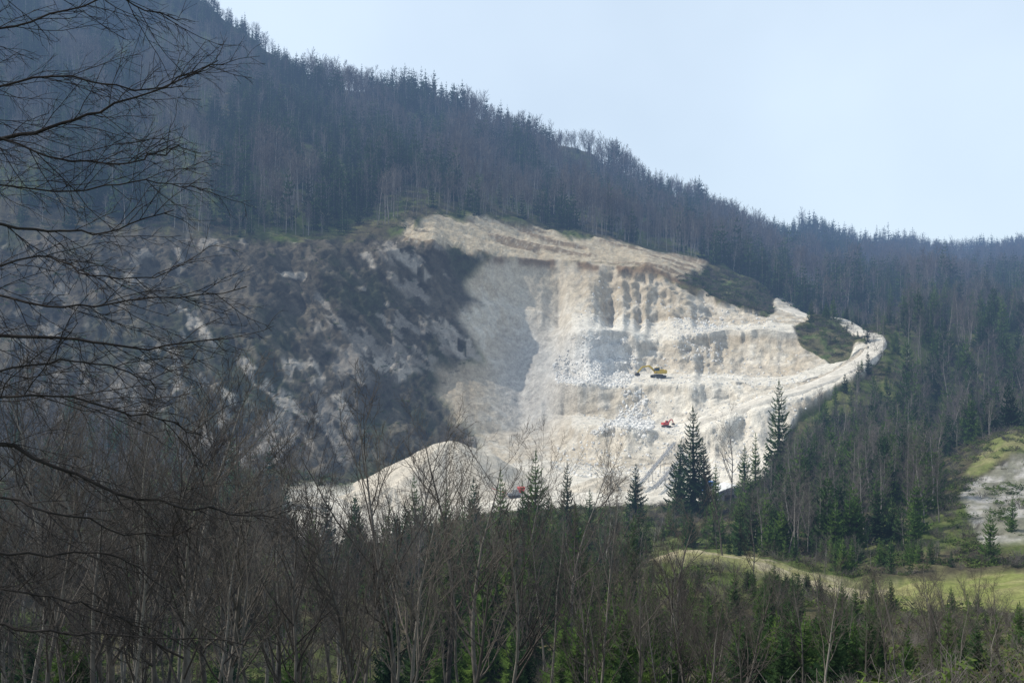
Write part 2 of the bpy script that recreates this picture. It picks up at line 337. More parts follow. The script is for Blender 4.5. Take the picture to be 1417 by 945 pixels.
def grow(T,p,d,L,r,lv,cfg,rg,keep=None):
    n=cfg['seg'][lv];pts=[p];ds=[d]
    for i in range(n):
        d=nrm(d+rg.normal(0,cfg['wob'][lv],3)+np.array([0,0,cfg['up'][lv]]))
        p=p+d*L/n;pts.append(p);ds.append(d)
    r1=max(r*cfg['tap'][lv],cfg['rmin']*.8)
    rad=np.linspace(r,r1,n+1)
    (keep if (keep is not None and lv==0) else T).poly(pts,rad,cfg['sides'][lv])
    if lv+1<len(cfg['seg']):
        nk=cfg['kids'][lv]
        for k in range(nk):
            t=cfg['t0'][lv]+(1-cfg['t0'][lv])*(k+rg.random())/nk
            x=t*n;i=min(int(x),n-1);q=pts[i]+(pts[i+1]-pts[i])*(x-i);dd=ds[i+1]
            a=nrm(np.cross(dd,rg.normal(0,1,3)))
            an=math.radians(rg.uniform(*cfg['ang'][lv]))
            nd_=dd*math.cos(an)+a*math.sin(an)
            LL=L*cfg['len'][lv]*(1-cfg['fall'][lv]*(t-cfg['t0'][lv])/(1-cfg['t0'][lv]))*rg.uniform(.65,1.15)
            rr=max((r+(r1-r)*t)*cfg['rr'][lv],cfg['rmin'])
            grow(T,q,nd_,LL,rr,lv+1,cfg,rg,keep)
def bare_cfg(detail,rmin):
    if detail==2:
        return dict(seg=[10,6,4,2],kids=[16,7,5],t0=[.28,.2,.15],ang=[(26,56),(25,55),(25,60)],len=[.43,.5,.5],fall=[.5,.4,.4],rr=[.62,.5,.55],tap=[.12,.3,.4,.5],wob=[.07,.11,.13,.13],up=[.05,.12,.10,.06],sides=[7,4,3,3],rmin=rmin)
    if detail==1:
        return dict(seg=[8,4,3,1],kids=[14,6,4],t0=[.3,.15,.15],ang=[(25,55),(25,55),(25,60)],len=[.40,.5,.55],fall=[.5,.4,.4],rr=[.5,.55,.6],tap=[.12,.3,.4,.6],wob=[.06,.1,.13,.15],up=[.05,.10,.08,.05],sides=[5,3,3,3],rmin=rmin)
    return dict(seg=[4,2,1],kids=[13,6],t0=[.42,.15],ang=[(22,52),(25,55)],len=[.34,.5],fall=[.4,.4],rr=[.45,.5],tap=[.2,.3,.5],wob=[.03,.1,.13],up=[.05,.12,.08],sides=[4,3,3],rmin=rmin)
def bare_tree(name,H,r,detail,rmin,seed,split):
    rg=np.random.default_rng(seed);T=Tu();K=Tu()
    grow(T,np.array([0,0,-.4]),nrm(np.array([rg.normal(0,.05),rg.normal(0,.05),1])),H,r,0,bare_cfg(detail,rmin),rg,K)
    if split: return K.mesh(name+'_trunk',M_barkn),T.mesh(name+'_crown',M_twign)
    n0=len(T.v);nf=len(T.f);T.v+=K.v;T.f+=[tuple(x+n0 for x in q) for q in K.f]
    me=T.mesh(name,M_twig);me.materials.append(M_bark);mi=np.zeros(len(T.f),np.int32);mi[nf:]=1;me.polygons.foreach_set('material_index',mi);return me
def spruce(name,H,R,nw,nb,ns,seed,mat,split=False,dense=1.0):
    rg=np.random.default_rng(seed);v=[];f=[]
    def tri(a,b,c):
        i=len(v);v.extend([a,b,c]);f.append((i,i+1,i+2))
    for w in range(nw):
        t=(w+rg.random()*.7)/nw;t=t**.92;z=H*(.05+.94*t)
        Rr=R*((1-t)**.8)*rg.uniform(.7,1.15)+.14
        k=max(4,int(nb*(1-.45*t)));a0=rg.random()*6.28
        for b in range(k):
            az=a0+6.283*b/k+rg.normal(0,.25);L=Rr*rg.uniform(.5,1.25)
            if rg.random()<.12: continue
            o=np.array([math.cos(az),math.sin(az),0]);sd=np.array([-o[1],o[0],0])
            sl=-.35+.75*t+rg.normal(0,.10);cur=.28
            P=lambda s:np.array([0,0,z])+o*L*s+np.array([0,0,L*(sl*s+cur*s*s*(.9))-.18*L*math.sin(3.14*s)])
            for j in range(ns):
                s=(j+.3)/ns;p0=P(s);p1=P(min(1.0,s+1.1/ns))
                wd=L*(.34*(1-s)**.7+.06)*rg.uniform(.7,1.2)*dense
                dr=np.array([0,0,-wd*rg.uniform(.15,.7)])
                for sg in (-1,1):
                    tri(p0,p1,p0+o*wd*.75+sd*sg*wd+dr)
                if j%2==0: tri(p0,p1,(p0+p1)/2+np.array([0,0,-wd*rg.uniform(.7,1.2)])+sd*rg.normal(0,.1)*wd)
    for k in range(4):
        a=k*1.57;tri(np.array([0,0,H*1.02]),np.array([math.cos(a)*.12,math.sin(a)*.12,H*.95]),np.array([math.cos(a+1.5)*.12,math.sin(a+1.5)*.12,H*.95]))
    T=Tu();T.poly([np.array([0,0,-.5]),np.array([0,0,H*.5]),np.array([0,0,H*.97])],[H*.013,H*.008,.02],6)
    if split:
        me=mesh_np(name+'_crown',np.array(v),np.array(f),False);me.materials.append(mat)
        return T.mesh(name+'_trunk',M_barkn),me
    n0=len(v);v.extend(T.v)
    for q_ in T.f: f.append((n0+q_[0],n0+q_[1],n0+q_[2]));f.append((n0+q_[0],n0+q_[2],n0+q_[3]))
    me=mesh_np(name,np.array(v),np.array(f),False);me.materials.append(mat);me.materials.append(M_barkn)
    mi=np.zeros(len(f),np.int32);mi[-len(T.f)*2:]=1;me.polygons.foreach_set('material_index',mi);return me
def shrub(name,seed,leaves,mat,sz=.13):
    rg=np.random.default_rng(seed);v=[];f=[]
    for k in range(leaves):
        a=rg.random()*6.28;e=rg.random()**.6;r=rg.uniform(.35,1.0)*(1+.3*math.sin(a*3+seed))
        p=np.array([math.cos(a)*r*math.cos(e),math.sin(a)*r*math.cos(e),math.sin(e)*r*.9])
        q1=rg.normal(0,sz,3);q2=rg.normal(0,sz,3);i=len(v);v.extend([p,p+q1,p+q2]);f.append((i,i+1,i+2))
    me=mesh_np(name,np.array(v),np.array(f),False);me.materials.append(mat);return me
def twiggy(name,seed):
    rg=np.random.default_rng(seed);T=Tu()
    for k in range(16):
        a=rg.random()*6.28;d=nrm(np.array([math.cos(a)*.55,math.sin(a)*.55,1]));cfg=dict(seg=[3,2],kids=[5],t0=[.3],ang=[(20,50)],len=[.5],fall=[.3],rr=[.7],tap=[.5,.6],wob=[.12,.1],up=[.04,.04],sides=[3,3],rmin=.006)
        grow(T,np.array([math.cos(a)*.1,math.sin(a)*.1,-.1]),d,rg.uniform(.7,1.5),.012,0,cfg,rg)
    return T.mesh(name,M_twig)
NB=[bare_tree('bare_near%d'%i,14,[.15,.12,.13,.11,.14,.16][i],2,.008,50+i,True) for i in range(6)]
MBt=[bare_tree('bare_mid%d'%i,13,.14,1,.014,70+i,False) for i in range(5)]
FB=[bare_tree('bare_far%d'%i,17,.2,0,.05,90+i,False) for i in range(6)]
NS=[spruce('spruce_near%d'%i,15,[2.6,3.2,2.4,2.9][i],32,10,8,10+i,M_spr if i<2 else M_spry,True,1.0) for i in range(4)]
MS=[spruce('spruce_mid%d'%i,15,[3.2,3.7,2.9,3.4][i],22,10,5,20+i,M_spr if i<2 else M_spry,False,1.15) for i in range(4)]
FS=[spruce('spruce_far%d'%i,18,[3.2,4.4,2.8,3.8][i],13,8,3,30+i,M_spr,dense=1.35) for i in range(4)]
SH=[shrub('scrub0',3,170,M_shr,.11),shrub('scrub1',4,170,M_shr,.10),shrub('scrub2',5,150,M_shrd,.09),twiggy('scrub3',6),twiggy('scrub4',7)]
def scatter(name,protos,P,rot,scl,ids,kind='stuff',tilt=None):
    c=bpy.data.collections.new(name+'_source')
    for i,m in enumerate(protos):
        o=bpy.data.objects.new('%s_%02d'%(name,i),m);c.objects.link(o)
    me=bpy.data.meshes.new(name);P=np.asarray(P,np.float32)
    me.vertices.add(len(P));me.vertices.foreach_set('co',P.ravel())
    a=me.attributes.new('rot','FLOAT_VECTOR','POINT');rv=np.zeros((len(P),3),np.float32);rv[:,2]=rot
    if tilt is not None: rv[:,:2]=tilt
    a.data.foreach_set('vector',rv.ravel())
    a=me.attributes.new('scl','FLOAT_VECTOR','POINT');s=np.asarray(scl,np.float32)
    if s.ndim==1: s=np.stack([s,s,s],-1)
    a.data.foreach_set('vector',s.ravel())
    a=me.attributes.new('pick','INT','POINT');a.data.foreach_set('value',np.asarray(ids,np.int32))
    ob=bpy.data.objects.new(name,me);col.objects.link(ob)
    ng=bpy.data.node_groups.new(name,'GeometryNodeTree')
    ng.interface.new_socket('Geometry',in_out='INPUT',socket_type='NodeSocketGeometry')
    ng.interface.new_socket('Geometry',in_out='OUTPUT',socket_type='NodeSocketGeometry')
    N=ng.nodes.new;lk=ng.links.new
    gi=N('NodeGroupInput');go=N('NodeGroupOutput');ip=N('GeometryNodeInstanceOnPoints');ci=N('GeometryNodeCollectionInfo')
    ci.inputs['Collection'].default_value=c;ci.inputs['Separate Children'].default_value=True;ci.inputs['Reset Children'].default_value=True
    def at(n,t):
        x=N('GeometryNodeInputNamedAttribute');x.data_type=t;x.inputs['Name'].default_value=n;return x.outputs[0]
    lk(gi.outputs[0],ip.inputs['Points']);lk(ci.outputs[0],ip.inputs['Instance']);ip.inputs['Pick Instance'].default_value=True
    lk(at('pick','INT'),ip.inputs['Instance Index']);lk(at('rot','FLOAT_VECTOR'),ip.inputs['Rotation']);lk(at('scl','FLOAT_VECTOR'),ip.inputs['Scale'])
    lk(ip.outputs[0],go.inputs[0])
    md=ob.modifiers.new('scatter','NODES');md.node_group=ng
    ob['kind']=kind
    return ob
# ---------------------------------------------------------------- placement
def iszone(u,v,d):
    if not 186<d<445: return False,False,False
    return pin(u,v,BARE),pin(u,v,SHELF),pin(u,v,LEFT)
iL15=15;iR=18
spr=[];bar=[];shr=[]
hand=[(1078,510,215),(960,560,200),(938,605,205),(978,605,196),(1045,598,205),(1030,615,212),(880,640,200),(785,637,165),(740,622,150),(693,648,160),(615,672,160),(575,655,150),(640,692,150),(815,675,170),(1112,640,190),(1210,545,260),(1232,392,405),(1295,412,372),(1290,520,290),(1265,500,305),(1330,560,250),(1362,580,230),(1260,560,270),(1150,740,130),(1183,735,130),(1060,695,170),(975,700,170),(1000,712,165),(955,700,160),(1030,702,170),(1070,775,85),(1052,805,80),(1095,790,82),(1000,835,70),(1395,540,260),(1320,450,380),(1370,470,380),(1130,600,230),(1200,590,250),(1235,600,240),(660,660,155),(725,665,150),(1085,650,185),(1172,520,285),(1310,600,225),(1250,440,400),(990,640,190),(560,690,140),(760,680,150),(1140,452,338),(1155,455,338),(1125,450,340),(700,730,80),(735,735,75),(770,740,85),(820,760,80),(860,770,75),(800,745,90),(680,750,75),(600,730,90),(900,790,65),(1370,700,120),(1400,680,135),(1340,590,215),(1385,600,200),(1120,720,150),(1100,735,140),(1210,720,145),(1235,740,140),(1170,700,165),(1270,715,150),(1300,730,135),(740,690,120),(845,710,130),(960,830,55),(1020,850,48),(780,830,55),(1130,840,60),(880,850,50),(1250,870,48),(540,800,55)]
for u,vt,d in hand:
    z=gh(u,d);zt=(CV-vt)/F*d;h=zt-z
    if h>2.0: spr.append((u,d,min(h,26),0 if h>4 else 1))
def tree_top_v(u,d,h): return CV-(gh(u,d)+h)/d*F
nb_hand=[(545,560,36),(575,640,30),(660,630,40),(705,670,34),(830,660,38),(790,640,75),(1290,765,45),(1305,800,38),(1110,790,40),(940,700,60),(620,590,60),(460,600,45),(330,540,42),(380,600,50),(260,540,38),(215,570,30),(300,620,28),(500,670,33),(880,730,45),(1010,560,205),(845,640,190),(1080,770,50),(1170,790,45),(1240,790,40),(840,760,30),(310,540,60),(1350,780,42),(100,520,40),(160,560,34),(40,540,45),(1150,380,420),(1000,650,120),(1040,700,90),(420,660,30),(950,760,35),(1030,790,32),(1200,820,30),(720,620,80),(580,560,95),(650,720,27),(760,700,50),(560,700,24),(1130,760,60),(920,740,40),(60,600,26),(140,620,24),(240,660,23),(350,640,36),(20,480,60),(130,500,70),(220,520,80),(90,470,90),(180,500,100),(30,450,110)]
for u,vt,d in nb_hand:
    z=gh(u,d);h=(CV-vt)/F*d-z
    if h>2: bar.append((u,d,min(h,22),0))
topmin=lambda u:np.interp(u,[0,300,450,700,880,980,1200,1417],[560,580,670,720,765,790,795,815])
def add_random(n,u0,u1,d0,d1,f):
    uu=rng.uniform(u0,u1,n).tolist();dd=np.sqrt(rng.uniform(d0*d0,d1*d1,n)).tolist()
    for u,d in zip(uu,dd): f(u,d)
def near(u,d):
    h=rng.uniform(3,15);z=gh(u,d);v=tree_top_v(u,d,h);tm=topmin(u)+abs(rng.normal(0,60))-14
    if v<tm: h=(CV-tm)/F*d-z
    if h>1.5:
        if h<8 and d>34 and rng.random()<(.3 if u<480 else .58): spr.append((u,d,h*.75,1))
        elif rng.random()<(.7 if u<420 else .45): bar.append((u,d,h,1))
add_random(290,-120,1500,18,74,near)
add_random(130,850,1500,22,74,near)
def mid(u,d):
    v=gv(u,d)
    z3=iszone(u,v,d)
    if any(z3) and not (z3[2] and u<180): return
    if d<235:
        if d>70 and pin(u,v,MEADOW) : return
        if pin(u,v,BANK) and rng.random()<.85: return
        if (pin(u,v,MOUND) or pin(u,v,ROCKY)) and rng.random()<.9: return
    h=rng.uniform(5,14)
    lim=np.interp(u,[-100,0,200,350,420,520,900,980,1060,1100,1200,1417],[440,470,540,580,640,690,700,690,645,595,520,485])+abs(rng.normal(0,24))-8
    if u>880 and d<135: lim=max(lim,np.interp(u,[880,1000,1417],[720,735,750]) if d>118 else np.interp(u,[880,1000,1200,1417],[775,785,795,820]))
    if u>1300 and d<215: lim=max(lim,690 if d>150 else 760)
    vt=tree_top_v(u,d,h)
    if vt<lim: h=(CV-lim)/F*d-gh(u,d)
    if h<2.0:
        shr.append((u,d,rng.uniform(1,2)));return
    ps=np.interp(u,[0,400,600,900,1000,1417],[.15,.2,.5,.6,.5,.5])
    if h<5: ps+=.1
    if rng.random()<ps: spr.append((u,d,h,2))
    elif rng.random()<(.95 if u<450 else .8): bar.append((u,d,h,2))
add_random(1700,-200,1620,70,262,mid)
add_random(1200,1020,1640,118,270,mid)
add_random(500,-200,200,200,330,mid)
def upper_right(u,d):
    v=gv(u,d)
    if any(iszone(u,v,d)): return
    if pin(u,v,CRESTSCRUB) or pin(u,v,KNOLL): return
    h=rng.uniform(5,18)
    if u<1250: h*=.55
    (spr if rng.random()<.48 else bar).append((u,d,h,2))
add_random(1500,1110,1640,255,440,upper_right)
def crest(u,d):
    v=gv(u,d)
    if pin(u,v,CRESTSCRUB) or pin(u,v,KNOLL):
        shr.append((u,d,rng.uniform(.6,2.0)))
        if rng.random()<.07: spr.append((u,d,rng.uniform(2,5),3))
    elif not any(iszone(u,v,d)): shr.append((u,d,rng.uniform(.6,1.6)))
add_random(5500,930,1240,290,435,crest)
D15=DL[iL15];DR=DL[iR]
nz=fbm(*np.meshgrid(np.arange(200)*.16,np.arange(120)*.16),3,500)
nzh=fbm(*np.meshgrid(np.arange(400)*.11,np.arange(120)*.2),3,600)
def far(u,d):
    d15=np.interp(u,cols,D15);dr=np.interp(u,cols,DR)
    if d<d15+3 or d>dr+16: return
    v=gv(u,d)
    if pin(u,v,SHELF) and d<445: return
    n=nz[int(d/9)%120,int((u+300)/9)%200];nh=nzh[int(d/9)%120,int((u+300)/6)%400]
    s=(n-.5)*6+.20
    if u<420 and v<230: s+=.35
    if u<560 and d<d15+25: s+=.4
    if d>dr-35: s+=.15+(nh-.5)*3
    if u>1000: s+=.3
    ps=min(max(s,.07),.9)
    h=rng.uniform(10,17)*(1+(nh-.5)*1.3)
    if d<d15+12 : h*=.7
    if rng.random()<ps: spr.append((u,d,h*rng.uniform(.85,1.4),3))
    else: bar.append((u,d,h*1.1,3))
add_random(14500,-200,1600,340,700,far)
add_random(8000,850,1600,700,1080,far)
def lf(u,d):
    v=gv(u,d);a,b,c=iszone(u,v,d)
    if c:
        n=nz[int(d/3)%120,int((u+300)/5)%200]
        if n>.52 or rng.random()<.15: shr.append((u,d,rng.uniform(.3,1.1)))
        if rng.random()<(.015 if u>220 else .06) and v<480: bar.append((u,d,rng.uniform(3,7),2))
    elif not a and not b:
        if rng.random()<.5: shr.append((u,d,rng.uniform(.8,2)))
add_random(8000,-200,1000,250,440,lf)
add_random(3600,-200,1500,15,74,lambda u,d: shr.append((u,d,rng.uniform(.3,1.1))))
def sm(u,d):
    v=gv(u,d)
    if iszone(u,v,d)[0] or pin(u,v,MEADOW) or pin(u,v,BANK) or ((pin(u,v,MOUND) or pin(u,v,ROCKY)) and rng.random()<.8): return
    shr.append((u,d,rng.uniform(.5,1.9)))
add_random(7500,-200,1600,70,262,sm)
spr.sort(key=lambda t:(t[3]>0,t[1]));bar.sort(key=lambda t:(t[3]>0,t[1]))
print('counts',len(spr),len(bar),len(shr))
def pos(u,d,sink=0.1): return ((u-CU)/F*d,d,gh(u,d)-sink)
def visible(t): return -60<t[0]<1480
def place(lst,kind):
    ind=[];rest=[]
    for t in lst:
        if visible(t) and len(ind)<295: ind.append(t)
        else: rest.append(t)
    rm=[t for t in rest if t[3]<3];rest=[t for t in rest if t[3]==3]
    for u,d,h,k in ind:
        p=pos(u,d);i=random.randrange(1000)
        H0={'s':15,'b':14}[kind]
        nm='spruce_tree' if kind=='s' else 'bare_tree'
        if d<110 or k==0:
            j=i%(4 if kind=='s' else 6)
            tm,cm=(NS if kind=='s' else NB)[j]
            e=bpy.data.objects.new(nm,None);e.empty_display_size=.3;col.objects.link(e)
            e.location=p;e.rotation_euler=(random.gauss(0,.03),random.gauss(0,.03),random.random()*6.28)
            s=h/H0;w=s*(random.uniform(.8,1.05)*(1.3 if h<6 else 1) if kind=='s' else random.uniform(.8,1.1));e.scale=(w,w,s)
            for q,mm_ in (('trunk',tm),('crown',cm)):
                c=bpy.data.objects.new(q,mm_);c.parent=e;col.objects.link(c)
        else:
            me=MS[i%4] if kind=='s' else MBt[i%5]
            e=bpy.data.objects.new(nm,me);col.objects.link(e);s=h/(15 if kind=='s' else 13)
            e.location=p;e.rotation_euler=(0,0,random.random()*6.28);w=s*random.uniform(.85,1.15)
            e.scale=(w,w,s)
        if kind=='s':
            e['category']='conifer tree'
            e['label']='tall dark green spruce standing near the pale quarry' if h>13 else ('green spruce tree growing on the scrubby slope' if h>6 else 'small young spruce with yellowish green needles in brush')
            e['group']='spruces on the valley slopes'
        else:
            e['category']='tree'
            e['label']='tall leafless broadleaf tree with fine brown twigs' if h>8 else 'small leafless tree with thin brown twigs in undergrowth'
            e['group']='leafless trees on the valley slopes'
    protos=(FS+MS) if kind=='s' else (FB+MBt)
    P=[];r=[];s=[];ids=[]
    for u,d,h,k in rest:
        P.append(pos(u,d,.3));r.append(random.random()*6.28);b=h/(18 if kind=='s' else 17);w=b*random.uniform(.8,1.2);s.append((w,w,b));ids.append(random.randrange(4 if kind=='s' else 6))
    for u,d,h,k in rm:
        P.append(pos(u,d,.3));r.append(random.random()*6.28);b=h/(15 if kind=='s' else 13);w=b*random.uniform(.85,1.15);s.append((w,w,b));ids.append(4+random.randrange(4) if kind=='s' else 6+random.randrange(5))
    o=scatter('spruce_forest' if kind=='s' else 'bare_forest',protos,P,r,s,ids)
    o['label']='dense dark spruce forest covering the mountain slopes' if kind=='s' else 'leafless grey brown broadleaf forest on the mountain slopes'
    o['category']='forest'
place(spr,'s');place(bar,'b')
o=scatter('scrub',SH,[pos(u,d,.1) for u,d,s in shr],rng.random(len(shr))*6.28,[(s*1.2,s*1.2,s*.8) for u,d,s in shr],rng.integers(0,5,len(shr)))
o['label']='low dark green and brown scrub on the slopes';o['category']='scrub'
# ---------------------------------------------------------------- rubble
def rock(name,seed):
    bm=bmesh.new();bmesh.ops.create_icosphere(bm,subdivisions=1,radius=1)
    rg=np.random.default_rng(seed)
    for v in bm.verts: v.co=v.co*float(rg.uniform(.6,1.15));v.co.z*=.8
    me=bpy.data.meshes.new(name);bm.to_mesh(me);bm.free();me.materials.append(M_rub);return me
RK=[rock('limestone_rock%d'%i,i) for i in range(5)]
P=[];s=[]
def rub(n,poly,smin,smax,dr):
    us=[p[0] for p in poly]
    for c in range(n):
        u=rng.uniform(min(us),max(us));d=rng.uniform(*dr);v=gv(u,d)
        if pin(u,v,poly):
            P.append(pos(u,d,0));s.append((smin+(smax-smin)*rng.random()**3))
R1=[(795,462),(865,462),(885,500),(870,536),(770,534),(765,505)];R2=[(860,540),(895,538),(905,590),(890,606),(810,600),(855,580)];R3=[(780,600),(1050,590),(1050,650),(900,680),(760,650)];R4=[(930,440),(1000,440),(1000,500),(930,500)];R5=[(800,380),(1080,440),(1130,550),(1040,640),(800,650)]
rub(6000,R1,.15,.8,(315,368));rub(5000,R2,.2,1.1,(280,325));rub(3000,R3,.12,.7,(240,300));rub(2000,R4,.12,.7,(290,380));rub(4000,R5,.1,.65,(240,390))
o=scatter('rubble',RK,P,rng.random(len(P))*6.28,s,rng.integers(0,5,len(P)),tilt=rng.random((len(P),2))*3)
o['label']='blasted white limestone blocks strewn over the quarry benches';o['category']='rubble'
# ---------------------------------------------------------------- gravel piles
def pile(u,d,R,H,label,ex=1.0):
    n=72;mr=28
    x0,y0,_=pos(u,d)
    vs=[]
    for j in range(1,mr+1):
        r=R*j/mr
        for k in range(n):
            a=6.2832*k/n;rr=r*(1+.13*math.sin(a*2+1)+.07*math.sin(a*5+u))
            t=j/mr;tt=math.sqrt(t*t+.03)-.173*(1-t);vs.append((rr*math.cos(a)*ex,rr*math.sin(a),H*max(0,1-tt)**1.15))
    arr=np.array([(0,0,H*.999)]+vs)
    rr_=np.hypot(arr[:,0],arr[:,1])/R
    arr[:,2]+=(fbm(arr[:,0]*.15+9,arr[:,1]*.15,4,int(u))-.5)*3.0*np.clip(rr_*2,0,1)-(fbm(np.cos(np.arctan2(arr[:,1],arr[:,0]))*5,np.sin(np.arctan2(arr[:,1],arr[:,0]))*5,3,3)-.5)*2.2*np.minimum(1,rr_*2)
    arr[:,2]-=.3
    me=bpy.data.meshes.new('gravel_pile')
    faces=[(0,1+k,1+(k+1)%n) for k in range(n)]
    for j in range(mr-1):
        for k in range(n):
            faces.append((1+j*n+k,1+(j+1)*n+k,1+(j+1)*n+(k+1)%n,1+j*n+(k+1)%n))
    me.from_pydata(arr.tolist(),[],faces);me.materials.append(M_grav)
    for p in me.polygons:p.use_smooth=True
    o=bpy.data.objects.new('gravel_pile',me);o.location=(x0,y0,gh(u,d)-.8);col.objects.link(o)
    o['label']=label;o['category']='gravel pile'
pile(622,256,27,15.5,'large conical heap of crushed pale gravel on quarry floor',1.15)
pile(665,248,14,7.5,'rounded gravel heap merging with the larger heap beside it',1.3)
pile(545,238,14,5,'low grey gravel heap beside the quarry floor',1.4)
pile(845,248,10,4.5,'small heap of pale crushed stone near the conveyor',1.2)
# ---------------------------------------------------------------- road
def road(path,width,lift=.2):
    N_=len(path)*12
    pp=np.array(path,float);tt=np.linspace(0,len(path)-1,N_)
    pu=smooth(np.interp(tt,range(len(path)),pp[:,0]),13);pd=smooth(np.interp(tt,range(len(path)),pp[:,1]),13)
    xy=np.stack([(pu-CU)/F*pd,pd],-1);tg=np.gradient(xy,axis=0);tg/=np.linalg.norm(tg,axis=1)[:,None];nn=np.stack([-tg[:,1],tg[:,0]],-1)
    W=11;vs=np.zeros((N_,W,3))
    for i in range(N_):
        for k in range(W):
            p=xy[i]+nn[i]*(k/(W-1)-.5)*width;vs[i,k]=(p[0],p[1],gh(p[0]/p[1]*F+CU,p[1]))
    zc=smooth(vs[:,2:9,2].mean(1),21)
    for k in range(W):
        e_=abs(k/(W-1)-.5)*2
        vs[:,k,2]=zc+lift+.4 if e_<.85 else np.minimum(vs[:,k,2]-.6,zc)
    idr=np.arange(N_*W).reshape(N_,W)
    me=mesh_np('road',vs.reshape(-1,3),np.stack([idr[:-1,:-1],idr[1:,:-1],idr[1:,1:],idr[:-1,1:]],-1).reshape(-1,4));me.materials.append(M_road)
    o=bpy.data.objects.new('road',me);col.objects.link(o);o['kind']='structure'
road([(960,281),(1000,279),(1040,278),(1075,280),(1110,283),(1140,289),(1165,295),(1188,302),(1206,309),(1214,316),(1206,324),(1192,331),(1180,340),(1160,352),(1135,362),(1118,372),(1100,384),(1084,396)],7.5,.5)
# ---------------------------------------------------------------- machines
M_yel=paint('yellow_paint',(.62,.42,.03));M_red=paint('red_paint',(.50,.06,.05),dirt=.3);M_blk=paint('dark_rubber_steel',(.03,.03,.03),.7,dirt=.3)
M_gls=paint('cab_glass',(.04,.06,.08),.1,dirt=.1);M_blu=paint('blue_paint',(.05,.16,.42),dirt=.2);M_gry=paint('grey_steel',(.30,.30,.30),.5,dirt=.4);M_whi=paint('white_paint',(.7,.7,.68),.5,dirt=.3)
class MB:
    def __init__(s): s.bm=bmesh.new()
    def box(s,c,sz,rot=None,bev=.06,taper=None):
        r=bmesh.ops.create_cube(s.bm,size=1);vs=r['verts']
        for v in vs:
            if taper and v.co.z>0: v.co.x*=taper[0];v.co.y*=taper[1]
            v.co=Vector((v.co.x*sz[0],v.co.y*sz[1],v.co.z*sz[2]))
            if rot is not None: v.co=rot@v.co
            v.co+=Vector(c)
        if bev:
            es=list({e for v in vs for e in v.link_edges});bmesh.ops.bevel(s.bm,geom=es,offset=bev,segments=2,affect='EDGES')
        return s
    def beam(s,a,b,w,h,bev=.04):
        a=Vector(a);b=Vector(b);d=b-a;q=d.to_track_quat('X','Z').to_matrix()
        return s.box((a+b)/2,(d.length,w,h),q,bev)
    def cyl(s,c,r,w,seg=20):
        m=Matrix.Translation(c)@Matrix.Rotation(math.pi/2,4,'X')
        bmesh.ops.create_cone(s.bm,cap_ends=True,segments=seg,radius1=r,radius2=r,depth=w,matrix=m);return s
    def prof(s,pts,y0,y1):
        a=[s.bm.verts.new((x,y0,z)) for x,z in pts];b=[s.bm.verts.new((x,y1,z)) for x,z in pts];n=len(pts)
        s.bm.faces.new(a);s.bm.faces.new(b[::-1])
        for i in range(n): s.bm.faces.new((a[i],b[i],b[(i+1)%n],a[(i+1)%n]))
        return s
    def done(s,name,mat,parent,label=None):
        bmesh.ops.recalc_face_normals(s.bm,faces=s.bm.faces)
        me=bpy.data.meshes.new(name);s.bm.to_mesh(me);s.bm.free();me.materials.append(mat)
        o=bpy.data.objects.new(name,me);o.parent=parent;col.objects.link(o);return o
def root(name,u,d,rz,label,cat,scale=1,dz=0):
    e=bpy.data.objects.new(name,None);col.objects.link(e);p=pos(u,d,0);e.location=(p[0],p[1],p[2]+dz);e.rotation_euler=(0,0,rz);e.scale=(scale,)*3
    e['label']=label;e['category']=cat;return e
def excavator(u,d,rz,paintm,label,scale,arm):
    e=root('excavator',u,d,rz,label,'excavator',scale,.1)
    for sy in (-1.25,1.25):
        m=MB();m.prof([(-2.1,.15),(-1.7,0),(1.7,0),(2.1,.15),(2.3,.5),(2.1,.85),(1.7,1),(-1.7,1),(-2.1,.85),(-2.3,.5)],sy-.3,sy+.3);m.cyl((-1.75,sy,.5),.36,.7);m.cyl((1.75,sy,.5),.36,.7);t=m.done('track',M_blk,e)
    MB().box((0,0,.95),(2.6,1.9,.5)).cyl((0,0,1.1),.1,.1).done('undercarriage',M_blk,e)
    MB().box((-.7,0,1.95),(3.6,2.7,1.15),bev=.15).box((-2.1,0,2.0),(1.0,2.8,1.35),bev=.2).box((-1.2,-.3,2.65),(1.5,1.4,.3)).done('body',paintm,e)
    c=MB().box((.7,.8,2.7),(1.6,1.0,1.7),bev=.1,taper=(.85,.95)).done('cab',paintm,e)
    MB().box((.85,.8,2.85),(1.45,1.04,1.0),bev=.03).done('window',M_gls,c)
    b=MB();b.beam((.9,-.2,1.9),arm[0],.45,.6).beam(arm[0],arm[1],.4,.5);b.done('boom',paintm,e)
    MB().beam(arm[1],arm[2],.32,.42).done('stick',paintm,e)
    x,_,z=arm[2]
    MB().prof([(x-.2,z+.3),(x+.5,z+.1),(x+.7,z-.6),(x+.2,z-1.0),(x-.6,z-.9),(x-.9,z-.4)],-.85,.45).done('bucket',M_blk,e)
    return e
excavator(911,322,math.pi+.25,M_yel,'yellow tracked excavator with outstretched arm on quarry bench',1.1,[(3.2,-.2,4.0),(5.6,-.2,3.6),(7.4,-.2,1.6)])
excavator(922,289,.4,M_red,'red tracked excavator working beside the conveyor on rubble',.6,[(2.4,-.2,4.0),(3.6,-.2,4.2),(4.4,-.2,2.0)])
e=root('stone_crusher',712,240,math.pi+.15,'red mobile stone crusher with discharge belt on quarry floor','crusher',.62,.1)
for sy in (-1.3,1.3):
    MB().prof([(-2.6,.2),(-2.2,0),(2.2,0),(2.6,.2),(2.6,.8),(2.2,1),(-2.2,1),(-2.6,.8)],sy-.3,sy+.3).done('track',M_blk,e)
